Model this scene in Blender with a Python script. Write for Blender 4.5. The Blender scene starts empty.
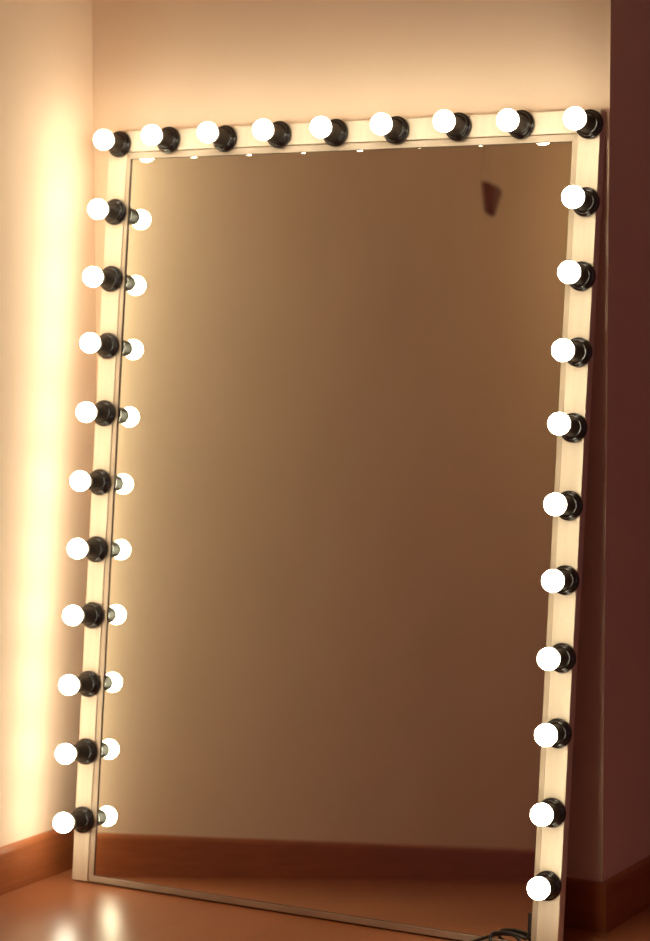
import bpy, bmesh, math, random
from mathutils import Vector, Matrix
random.seed(7)
S = bpy.context.scene
COL = S.collection

# ------------------------------------------------------------------ camera
cam_d = bpy.data.cameras.new('camera')
cam = bpy.data.objects.new('camera', cam_d); COL.objects.link(cam)
Rm = Matrix(((0.8619271640661106, -0.036768254631908706, 0.5056972011947499),
             (0.5070123306960558, 0.07131187185854204, -0.8589837678641619),
             (-0.0044788801093130284, 0.9967761596182731, 0.08010759795183553)))
cam.matrix_world = Matrix.Translation((2.895282545810348, -3.857414258285085, 1.2633454765809664)) @ Rm.to_4x4()
cam_d.sensor_fit = 'AUTO'; cam_d.sensor_width = 36.0; cam_d.lens = 86.55486600646307
cam_d.clip_start = 0.05; cam_d.clip_end = 60
cam_d.dof.use_dof = True; cam_d.dof.focus_distance = 4.40; cam_d.dof.aperture_fstop = 2.8
S.camera = cam

# ------------------------------------------------------------------ world, exposure
W = bpy.data.worlds.new('dim_room_light'); S.world = W; W.use_nodes = True
W.node_tree.nodes['Background'].inputs[0].default_value = (1.0, 0.42, 0.58, 1)
W.node_tree.nodes['Background'].inputs[1].default_value = 0.125
S.view_settings.view_transform = 'Standard'; S.view_settings.look = 'None'
S.view_settings.gamma = 1; S.view_settings.use_curve_mapping = False
S.view_settings.exposure = 0.0
BULB_COLOR = (1.0, 0.91, 0.67)
BULB_POWER = 27.5
# dim unseen point light, added over the open floor to lift the upper reflection
_l = bpy.data.lights.new('added_fill_light', 'POINT'); _l.energy = 6.5; _l.color = (1.0, 0.78, 0.42); _l.shadow_soft_size = 0.10
_lo = bpy.data.objects.new('added_fill_light', _l); _lo.location = (0.75, -2.7, 2.2); COL.objects.link(_lo)
S.cycles.max_bounces = 10; S.cycles.diffuse_bounces = 8; S.cycles.glossy_bounces = 6
S.cycles.use_denoising = True
S.cycles.sample_clamp_indirect = 0.0

# ------------------------------------------------------------------ materials
def mat(name, color, rough=0.5, metal=0.0, spec=0.5):
    m = bpy.data.materials.new(name); m.use_nodes = True
    b = m.node_tree.nodes['Principled BSDF']
    b.inputs['Base Color'].default_value = (*color, 1)
    b.inputs['Roughness'].default_value = rough
    b.inputs['Metallic'].default_value = metal
    b.inputs['Specular IOR Level'].default_value = spec
    return m, m.node_tree, b

def noise_color(m, c1, c2, scale, stretch=(1, 1, 1), detail=4, bump=0.0, bump_scale=None, lo=.35, hi=.65):
    nt = m.node_tree; b = nt.nodes['Principled BSDF']
    tc = nt.nodes.new('ShaderNodeTexCoord'); mp = nt.nodes.new('ShaderNodeMapping')
    mp.inputs['Scale'].default_value = stretch
    nz = nt.nodes.new('ShaderNodeTexNoise'); nz.inputs['Scale'].default_value = scale
    nz.inputs['Detail'].default_value = detail
    r = nt.nodes.new('ShaderNodeValToRGB')
    r.color_ramp.elements[0].position = lo; r.color_ramp.elements[1].position = hi
    r.color_ramp.elements[0].color = (*c1, 1); r.color_ramp.elements[1].color = (*c2, 1)
    nt.links.new(tc.outputs['Object'], mp.inputs[0]); nt.links.new(mp.outputs[0], nz.inputs['Vector'])
    nt.links.new(nz.outputs['Fac'], r.inputs[0]); nt.links.new(r.outputs[0], b.inputs['Base Color'])
    if bump:
        n2 = nt.nodes.new('ShaderNodeTexNoise'); n2.inputs['Scale'].default_value = bump_scale or scale
        n2.inputs['Detail'].default_value = 3
        nt.links.new(mp.outputs[0], n2.inputs['Vector'])
        bp = nt.nodes.new('ShaderNodeBump'); bp.inputs['Strength'].default_value = bump
        bp.inputs['Distance'].default_value = 0.002
        nt.links.new(n2.outputs['Fac'], bp.inputs['Height']); nt.links.new(bp.outputs[0], b.inputs['Normal'])
    return r

WALL_A, WALL_B = (0.85, 0.655, 0.49), (0.88, 0.68, 0.51)
m_wall, _, _ = mat('wall_paint', WALL_A, 0.75, spec=0.25)
noise_color(m_wall, WALL_A, WALL_B, 3.0, bump=0.10, bump_scale=60)
m_ceil, _, _ = mat('ceiling_paint', (0.86, 0.70, 0.55), 0.9)

def wood(name, dark, light, rough, stretch, scale=9.0):
    m, nt, b = mat(name, light, rough)
    noise_color(m, dark, light, scale, stretch, detail=6, lo=.30, hi=.70)
    return m
m_base = wood('varnished_wood_skirting', (0.32, 0.096, 0.032), (0.41, 0.127, 0.043), 0.34, (0.8, 0.8, 12))

def floor_material():
    m, nt, b = mat('laminate_floor', (0.45, 0.17, 0.07), 0.22)
    tc = nt.nodes.new('ShaderNodeTexCoord'); mp = nt.nodes.new('ShaderNodeMapping')
    mp.inputs['Rotation'].default_value = (0, 0, math.radians(90))
    br = nt.nodes.new('ShaderNodeTexBrick')
    br.offset = 0.37
    br.inputs['Scale'].default_value = 1.0
    br.inputs['Brick Width'].default_value = 1.2; br.inputs['Row Height'].default_value = 0.19
    br.inputs['Mortar Size'].default_value = 0.0008; br.inputs['Mortar Smooth'].default_value = 0.3
    br.inputs['Color1'].default_value = (0.35, 0.122, 0.050, 1)
    br.inputs['Color2'].default_value = (0.40, 0.142, 0.060, 1)
    br.inputs['Mortar'].default_value = (0.24, 0.08, 0.032, 1)
    nt.links.new(tc.outputs['Object'], mp.inputs[0]); nt.links.new(mp.outputs[0], br.inputs['Vector'])
    mp2 = nt.nodes.new('ShaderNodeMapping'); mp2.inputs['Scale'].default_value = (10, 0.8, 1)
    nt.links.new(tc.outputs['Object'], mp2.inputs[0])
    nz = nt.nodes.new('ShaderNodeTexNoise'); nz.inputs['Scale'].default_value = 3; nz.inputs['Detail'].default_value = 3
    nt.links.new(mp2.outputs[0], nz.inputs['Vector'])
    r = nt.nodes.new('ShaderNodeValToRGB')
    r.color_ramp.elements[0].position = .3; r.color_ramp.elements[1].position = .7
    r.color_ramp.elements[0].color = (.93, .92, .91, 1); r.color_ramp.elements[1].color = (1, 1, 1, 1)
    nt.links.new(nz.outputs['Fac'], r.inputs[0])
    mx = nt.nodes.new('ShaderNodeMix'); mx.data_type = 'RGBA'; mx.blend_type = 'MULTIPLY'
    mx.inputs[0].default_value = 1.0
    nt.links.new(br.outputs['Color'], mx.inputs[6]); nt.links.new(r.outputs[0], mx.inputs[7])
    nt.links.new(mx.outputs[2], b.inputs['Base Color'])
    rr = nt.nodes.new('ShaderNodeMapRange')
    rr.inputs['To Min'].default_value = 0.27; rr.inputs['To Max'].default_value = 0.29
    nt.links.new(nz.outputs['Fac'], rr.inputs['Value']); nt.links.new(rr.outputs[0], b.inputs['Roughness'])
    return m
m_floor = floor_material()

m_board, _, _ = mat('pale_painted_board', (0.80, 0.66, 0.50), 0.5)
noise_color(m_board, (0.76, 0.63, 0.48), (0.82, 0.69, 0.53), 14, (6, 0.7, 1), bump=0.05, bump_scale=30)
m_trim, _, _ = mat('pale_trim_paint', (0.55, 0.43, 0.31), 0.45)
noise_color(m_trim, (0.50, 0.39, 0.28), (0.57, 0.45, 0.33), 18)
m_back, _, _ = mat('backing_board', (0.20, 0.13, 0.08), 0.8)
m_black, nt, b = mat('black_bakelite', (0.009, 0.005, 0.0045), 0.18)
m_barrel, _, _ = mat('satin_bakelite', (0.026, 0.017, 0.012), 0.42, spec=0.2)
m_gasket, _, _ = mat('dark_glass_seat', (0.05, 0.025, 0.015), 0.6)
m_cable, _, _ = mat('black_cable_rubber', (0.012, 0.010, 0.010), 0.45)

def mirror_material():
    m, nt, b = mat('silvered_glass', (0.95, 0.96, 0.85), 0.0, 1.0)
    tc = nt.nodes.new('ShaderNodeTexCoord')
    nz = nt.nodes.new('ShaderNodeTexNoise'); nz.inputs['Scale'].default_value = 5.5; nz.inputs['Detail'].default_value = 5
    nt.links.new(tc.outputs['Object'], nz.inputs['Vector'])
    mr = nt.nodes.new('ShaderNodeMapRange')
    mr.inputs['From Min'].default_value = .55; mr.inputs['From Max'].default_value = .8
    mr.inputs['To Min'].default_value = 0.0; mr.inputs['To Max'].default_value = 0.02
    nt.links.new(nz.outputs['Fac'], mr.inputs['Value']); nt.links.new(mr.outputs[0], b.inputs['Roughness'])
    return m
m_mirror = mirror_material()

m_bulb = bpy.data.materials.new('lit_opal_bulb'); m_bulb.use_nodes = True
nt = m_bulb.node_tree; nt.nodes.clear()
em = nt.nodes.new('ShaderNodeEmission'); em.inputs[0].default_value = (*BULB_COLOR, 1); em.inputs[1].default_value = BULB_POWER
ou = nt.nodes.new('ShaderNodeOutputMaterial'); nt.links.new(em.outputs[0], ou.inputs[0])
m_sconce_dark, _, _ = mat('sconce_wedge', (0.22, 0.06, 0.045), 0.6)

# ------------------------------------------------------------------ helpers
def link_mesh(name, bm, m, parent=None, smooth=False, kind=None):
    me = bpy.data.meshes.new(name); bmesh.ops.recalc_face_normals(bm, faces=bm.faces)
    bm.to_mesh(me); bm.free()
    if smooth:
        for p in me.polygons: p.use_smooth = True
    me.materials.append(m)
    o = bpy.data.objects.new(name, me); COL.objects.link(o)
    if parent: o.parent = parent
    if kind: o['kind'] = kind
    return o

def prism(poly_a, poly_b, bevel=0.0):
    """solid between two matching rings of points"""
    bm = bmesh.new()
    a = [bm.verts.new(p) for p in poly_a]; b_ = [bm.verts.new(p) for p in poly_b]
    n = len(a)
    bm.faces.new(a); bm.faces.new(list(reversed(b_)))
    for i in range(n):
        bm.faces.new((a[i], b_[i], b_[(i+1) % n], a[(i+1) % n]))
    bmesh.ops.recalc_face_normals(bm, faces=bm.faces)
    if bevel:
        bmesh.ops.bevel(bm, geom=list(bm.edges), offset=bevel, segments=2, affect='EDGES', profile=0.5)
    return bm

def box(x0, x1, y0, y1, z0, z1, bevel=0.0):
    return prism([(x0, y0, z0), (x1, y0, z0), (x1, y1, z0), (x0, y1, z0)],
                 [(x0, y0, z1), (x1, y0, z1), (x1, y1, z1), (x0, y1, z1)], bevel)

def lathe(profile, seg=48):
    """profile of (radius, height) turned about local Z"""
    bm = bmesh.new(); rings = []
    for r, z in profile:
        if r < 1e-6: rings.append([bm.verts.new((0, 0, z))])
        else: rings.append([bm.verts.new((r*math.cos(2*math.pi*i/seg), r*math.sin(2*math.pi*i/seg), z)) for i in range(seg)])
    for A, B in zip(rings, rings[1:]):
        for i in range(seg):
            j = (i+1) % seg
            if len(A) == 1 and len(B) == 1: continue
            if len(A) == 1: bm.faces.new((A[0], B[i], B[j]))
            elif len(B) == 1: bm.faces.new((A[i], A[j], B[0]))
            else: bm.faces.new((A[i], A[j], B[j], B[i]))
    return bm

# ------------------------------------------------------------------ room
XL, XR, YW = -0.068, 1.1440, 0.1855
YF = 3.0; YR = -6.0; XE = 5.2; H = 2.4; T = 0.10
link_mesh('floor', box(XL-T, XE, YR, YF, -0.06, 0.0), m_floor, kind='structure')
link_mesh('ceiling', box(XL-T, XE, YR, YF, H, H+0.06), m_ceil, kind='structure')
link_mesh('wall_left', box(XL-T, XL, YR, YW+T, 0, H), m_wall, kind='structure')
XT = XR + 0.0042*H                                # the outer corner is a few millimetres out of plumb
link_mesh('wall_back', prism([(XL, YW, 0), (XR, YW, 0), (XR, YW+T, 0), (XL, YW+T, 0)],
                             [(XL, YW, H), (XT, YW, H), (XT, YW+T, H), (XL, YW+T, H)]), m_wall, kind='structure')
link_mesh('wall_right', prism([(XR-.1, YW+T, 0), (XR, YW+T, 0), (XR, YF, 0), (XR-.1, YF, 0)],
                              [(XT-.1, YW+T, H), (XT, YW+T, H), (XT, YF, H), (XT-.1, YF, H)]), m_wall, kind='structure')
link_mesh('wall_far', box(XR, XE, YF, YF+T, 0, H), m_wall, kind='structure')

BH, BT = 0.097, 0.014
def skirting(name, pts, nrm, inner):
    """pts: two floor points of the wall line; profile swept along, top edge rounded"""
    prof = [(0, 0), (BT, 0), (BT, BH-0.011), (BT-0.0015, BH-0.006), (BT-0.0045, BH-0.002), (BT-0.009, BH), (0, BH)]
    rings = []
    for p, miter in pts:
        rings.append([(p[0]+nrm[0]*d+inner[0]*d*miter, p[1]+nrm[1]*d+inner[1]*d*miter, z) for d, z in prof])
    return link_mesh(name, prism(rings[0], rings[1]), m_base, kind='structure')
skirting('baseboard_left', [((XL, YR), 0), ((XL, YW), -1)], (1, 0), (0, 1))
skirting('baseboard_back', [((XL, YW), 1), ((XR, YW), 1)], (0, -1), (1, 0))
skirting('baseboard_right', [((XR, YW), -1), ((XR, YF), -1)], (1, 0), (0, 1))
skirting('baseboard_far', [((XR, YF), 1), ((XE, YF), 0)], (0, -1), (1, 0))

# ------------------------------------------------------------------ lighted mirror
LEAN = math.radians(6.6); TH = 0.020
mirror = bpy.data.objects.new('vanity_mirror', None); COL.objects.link(mirror)
mirror.rotation_euler = (math.pi/2 - LEAN, 0, 0)
mirror['label'] = 'tall mirror in a pale board frame studded with lit round bulbs, leaning against the wall'
mirror['category'] = 'mirror'
def P(u, v, n): return (u + 0.026, v + 0.13, n + TH)   # u across, v up, n out of the face

NB, NT_, NG = 0.0055, 0.0035, 0.0012
def slab(name, quad, n0, n1, m, bevel=0.0012):
    return link_mesh(name, prism([P(u, v, n0) for u, v in quad], [P(u, v, n1) for u, v in quad], bevel), m, mirror)
VB, VT = -0.130, 1.480
slab('frame_board', [(-0.0220, VB), (0.0185, VB), (0.0165, VT), (-0.0310, VT)], -TH, NB, m_board)
slab('frame_board', [(1.0725, VB), (1.1175, VB), (1.1185, VT), (1.0725, VT)], -TH, NB, m_board)
slab('frame_board', [(0.0170, 1.4362), (1.0720, 1.4362), (1.0720, VT), (0.0170, VT)], -TH, NB, m_board)
# slim inner trim, mitred
lo, li = (0.0192, 0.0172), (0.0330, 0.0258)      # left trim: outer / inner edge (bottom, top)
ro, ri = 1.0718, 1.0608
bo, bi = -0.1295, -0.1155
to, ti = 1.4348, 1.4206
slab('frame_trim', [(lo[0], bo), (li[0], bi), (li[1], ti), (lo[1], to)], -TH+.002, NT_, m_trim, 0.0010)
slab('frame_trim', [(ro, bo), (ro, to), (ri, ti), (ri, bi)], -TH+.002, NT_, m_trim, 0.0010)
slab('frame_trim', [(lo[1], to), (li[1], ti), (ri, ti), (ro, to)], -TH+.002, NT_, m_trim, 0.0010)
slab('frame_trim', [(lo[0], bo), (ro, bo), (ri, bi), (li[0], bi)], -TH+.002, NT_, m_trim, 0.0010)
# dark seat of the glass along the inside of the trim
bm = bmesh.new()
o_ = [(li[0]-.0006, bi-.0006), (ri+.0006, bi-.0006), (ri+.0006, ti+.0006), (li[1]-.0006, ti+.0006)]
i_ = [(li[0]+.0012, bi+.0004), (ri-.0004, bi+.0004), (ri-.0004, ti-.0004), (li[1]+.0012, ti-.0004)]
rr_ = [[bm.verts.new(P(u, v, n)) for u, v in q] for q, n in ((o_, -0.002), (o_, NT_-.0006), (i_, NT_-.0006), (i_, -0.002))]
for a_, b_ in zip(rr_, rr_[1:] + rr_[:1]):
    for k in range(4): bm.faces.new((a_[k], a_[(k+1) % 4], b_[(k+1) % 4], b_[k]))
link_mesh('glass_gasket', bm, m_gasket, mirror)
# glass sheet, set in the trim; its head sits a few millimetres deeper
GT = math.tan(math.radians(0.04))
def gpt(u, v, dn): return P(u, v, NG - 0.0002 - (v - bi)*GT + dn)
gq = [(0.024, bi-0.003), (ri+0.003, bi-0.003), (ri+0.003, ti+0.003), (0.021, ti+0.003)]
link_mesh('mirror_glass', prism([gpt(u, v, -0.004) for u, v in gq], [gpt(u, v, 0) for u, v in gq]), m_mirror, mirror)
slab('backing_panel', [(0.020, -0.124), (1.070, -0.124), (1.070, 1.434), (0.020, 1.434)], -TH+.001, -TH+.008, m_back, 0)

# sockets and bulbs: (flange u, flange v, bulb u, bulb v)
LAMPS = [(0.0035, 1.4521, 0.0077, 1.4499), (0.001, 1.306, 0.0027, 1.3021), (0.0009, 1.1614, -0.0005, 1.1578), (0.002, 1.0171, 0.0019, 1.0173), (0.0027, 0.872, 0.0018, 0.8699), (0.001, 0.7236, -0.004, 0.7231), (0.0022, 0.5794, -0.0012, 0.58), (0.0011, 0.4377, -0.0037, 0.4382), (0.0015, 0.2904, -0.0035, 0.2908), (0.0038, 0.1459, -0.0023, 0.1454), (0.0056, 0.0002, 0.0023, 0.0003), (0.1308, 1.4569, 0.1312, 1.4552), (0.2738, 1.4542, 0.2715, 1.4555), (0.4063, 1.4577, 0.4066, 1.4557), (0.5414, 1.4562, 0.5433, 1.4553), (0.682, 1.4558, 0.6815, 1.4561), (0.8211, 1.4572, 0.8214, 1.4559), (0.9572, 1.4562, 0.9585, 1.4521), (1.1017, 1.451, 1.0982, 1.4495), (1.1026, 1.302, 1.1031, 1.3011), (1.1021, 1.1599, 1.1029, 1.1594), (1.1034, 1.0147, 1.0985, 1.0124), (1.101, 0.8706, 1.0985, 0.8743), (1.1, 0.7223, 1.0991, 0.7228), (1.1008, 0.5805, 1.1024, 0.5795), (1.1025, 0.4329, 1.1019, 0.4331), (1.1019, 0.2897, 1.1046, 0.291), (1.098, 0.139, 1.1045, 0.1424), (1.0968, 0.0005, 1.106, 0.005)]
NBULB = 0.0794
flange_prof = [(0, 0), (0.0275, 0), (0.0282, 0.0008), (0.0284, 0.006), (0.0278, 0.0085), (0.0262, 0.0096),
               (0.0248, 0.0098), (0.0240, 0.0104), (0.0236, 0.0135), (0.0228, 0.0150), (0.0205, 0.0158), (0, 0.0158)]
barrel_prof = [(0, 0.010), (0.0185, 0.010), (0.0188, 0.0185), (0.0180, 0.0195), (0.0174, 0.0200), (0.0170, 0.0500),
               (0.0166, 0.0525), (0.0155, 0.0535), (0.0120, 0.0535), (0, 0.0535)]
RB = 0.0214
bulb_prof = [(0, -0.030), (0.0115, -0.030), (0.0118, -0.0215)]
for k in range(0, 25):
    t = math.radians(-56 + k*(146/24.0))
    bulb_prof.append((max(0.0, RB*math.cos(t)) if k < 24 else 0.0, RB*math.sin(t)))
proto = None
for fu, fv, bu, bv in LAMPS:
    fu -= 0.0045; base = Vector(P(fu, fv, NB)); tip = Vector(P(bu, bv, NBULB))
    axis = (tip - base).normalized()
    q = Vector((0, 0, 1)).rotation_difference(axis)
    blen = (tip - base).length
    if proto is None:
        so = link_mesh('lamp_socket', lathe(flange_prof, 56), m_black, mirror, smooth=True)
        ba = link_mesh('socket_barrel', lathe(barrel_prof, 48), m_barrel, so, smooth=True)
        bl = link_mesh('light_bulb', lathe(bulb_prof, 40), m_bulb, so, smooth=True)
        for o in (so, ba):
            md = o.modifiers.new('edge', 'EDGE_SPLIT'); md.split_angle = math.radians(50)
        proto = (so, ba, bl)
    else:
        so, ba, bl = (o.copy() for o in proto)
        for o in (so, ba, bl): COL.objects.link(o)
        so.parent = mirror; ba.parent = so; bl.parent = so
    so.location = base
    for o in (ba, bl): o.rotation_mode = 'QUATERNION'; o.rotation_quaternion = q
    bl.location = axis * blen

# ------------------------------------------------------------------ power cable on the floor
def tube(name, pts, r, m, parent=None):
    cu = bpy.data.curves.new(name, 'CURVE'); cu.dimensions = '3D'; cu.bevel_depth = r; cu.bevel_resolution = 4
    cu.use_fill_caps = True
    sp = cu.splines.new('BEZIER'); sp.bezier_points.add(len(pts)-1)
    for bp, p in zip(sp.bezier_points, pts):
        bp.co = p; bp.handle_left_type = bp.handle_right_type = 'AUTO'
    tmp = bpy.data.objects.new(name, cu); COL.objects.link(tmp)
    dg = bpy.context.evaluated_depsgraph_get(); me = bpy.data.meshes.new_from_object(tmp.evaluated_get(dg))
    COL.objects.unlink(tmp); bpy.data.objects.remove(tmp)
    me.materials.clear(); me.materials.append(m)
    for p in me.polygons: p.use_smooth = True
    o = bpy.data.objects.new(name, me); COL.objects.link(o)
    if parent: o.parent = parent
    return o
cab = tube('power_cable', [(0.93, -0.050, 0.004), (0.962, -0.040, 0.006), (0.985, -0.034, 0.015), (1.012, -0.032, 0.026), (1.040, -0.034, 0.033),
    (1.066, -0.036, 0.030), (1.076, -0.044, 0.014), (1.050, -0.052, 0.007), (1.020, -0.046, 0.012), (1.010, -0.036, 0.026), (1.035, -0.034, 0.036),
    (1.068, -0.034, 0.034), (1.085, -0.034, 0.032), (1.089, -0.032, 0.055), (1.0885, -0.029, 0.080)], 0.0032, m_cable)
cab['label'] = 'thin black cable curled on the floor at the foot of the lit mirror'
cab['category'] = 'cable'

# ------------------------------------------------------------------ wall fitting seen only in the glass
def sconce():
    root = bpy.data.objects.new('wall_sconce', None); COL.objects.link(root)
    root.location = (XL, -1.770, 2.008); root.rotation_euler = (0.09, 0, 0)
    root['label'] = 'pale wall light with a dark wedge below it, seen high in the mirror'
    root['category'] = 'wall light'
    # half-round tapering plaster shade
    def half(r, z, dep, n=14, sh=0.0): return [(dep*math.sin(math.pi*i/n), sh + r*math.cos(math.pi*i/n), z) for i in range(n+1)]
    link_mesh('shade', prism(half(0.070, 0.0, 0.022), half(0.080, 0.20, 0.030), 0.002), m_wall, root)
    link_mesh('dark_wedge', prism(half(0.024, -0.074, 0.018, sh=-0.008), half(0.054, 0.0, 0.030, sh=0.006), 0.002), m_sconce_dark, root)  # dark red-brown tapered wedge at the foot of the fitting
sconce()
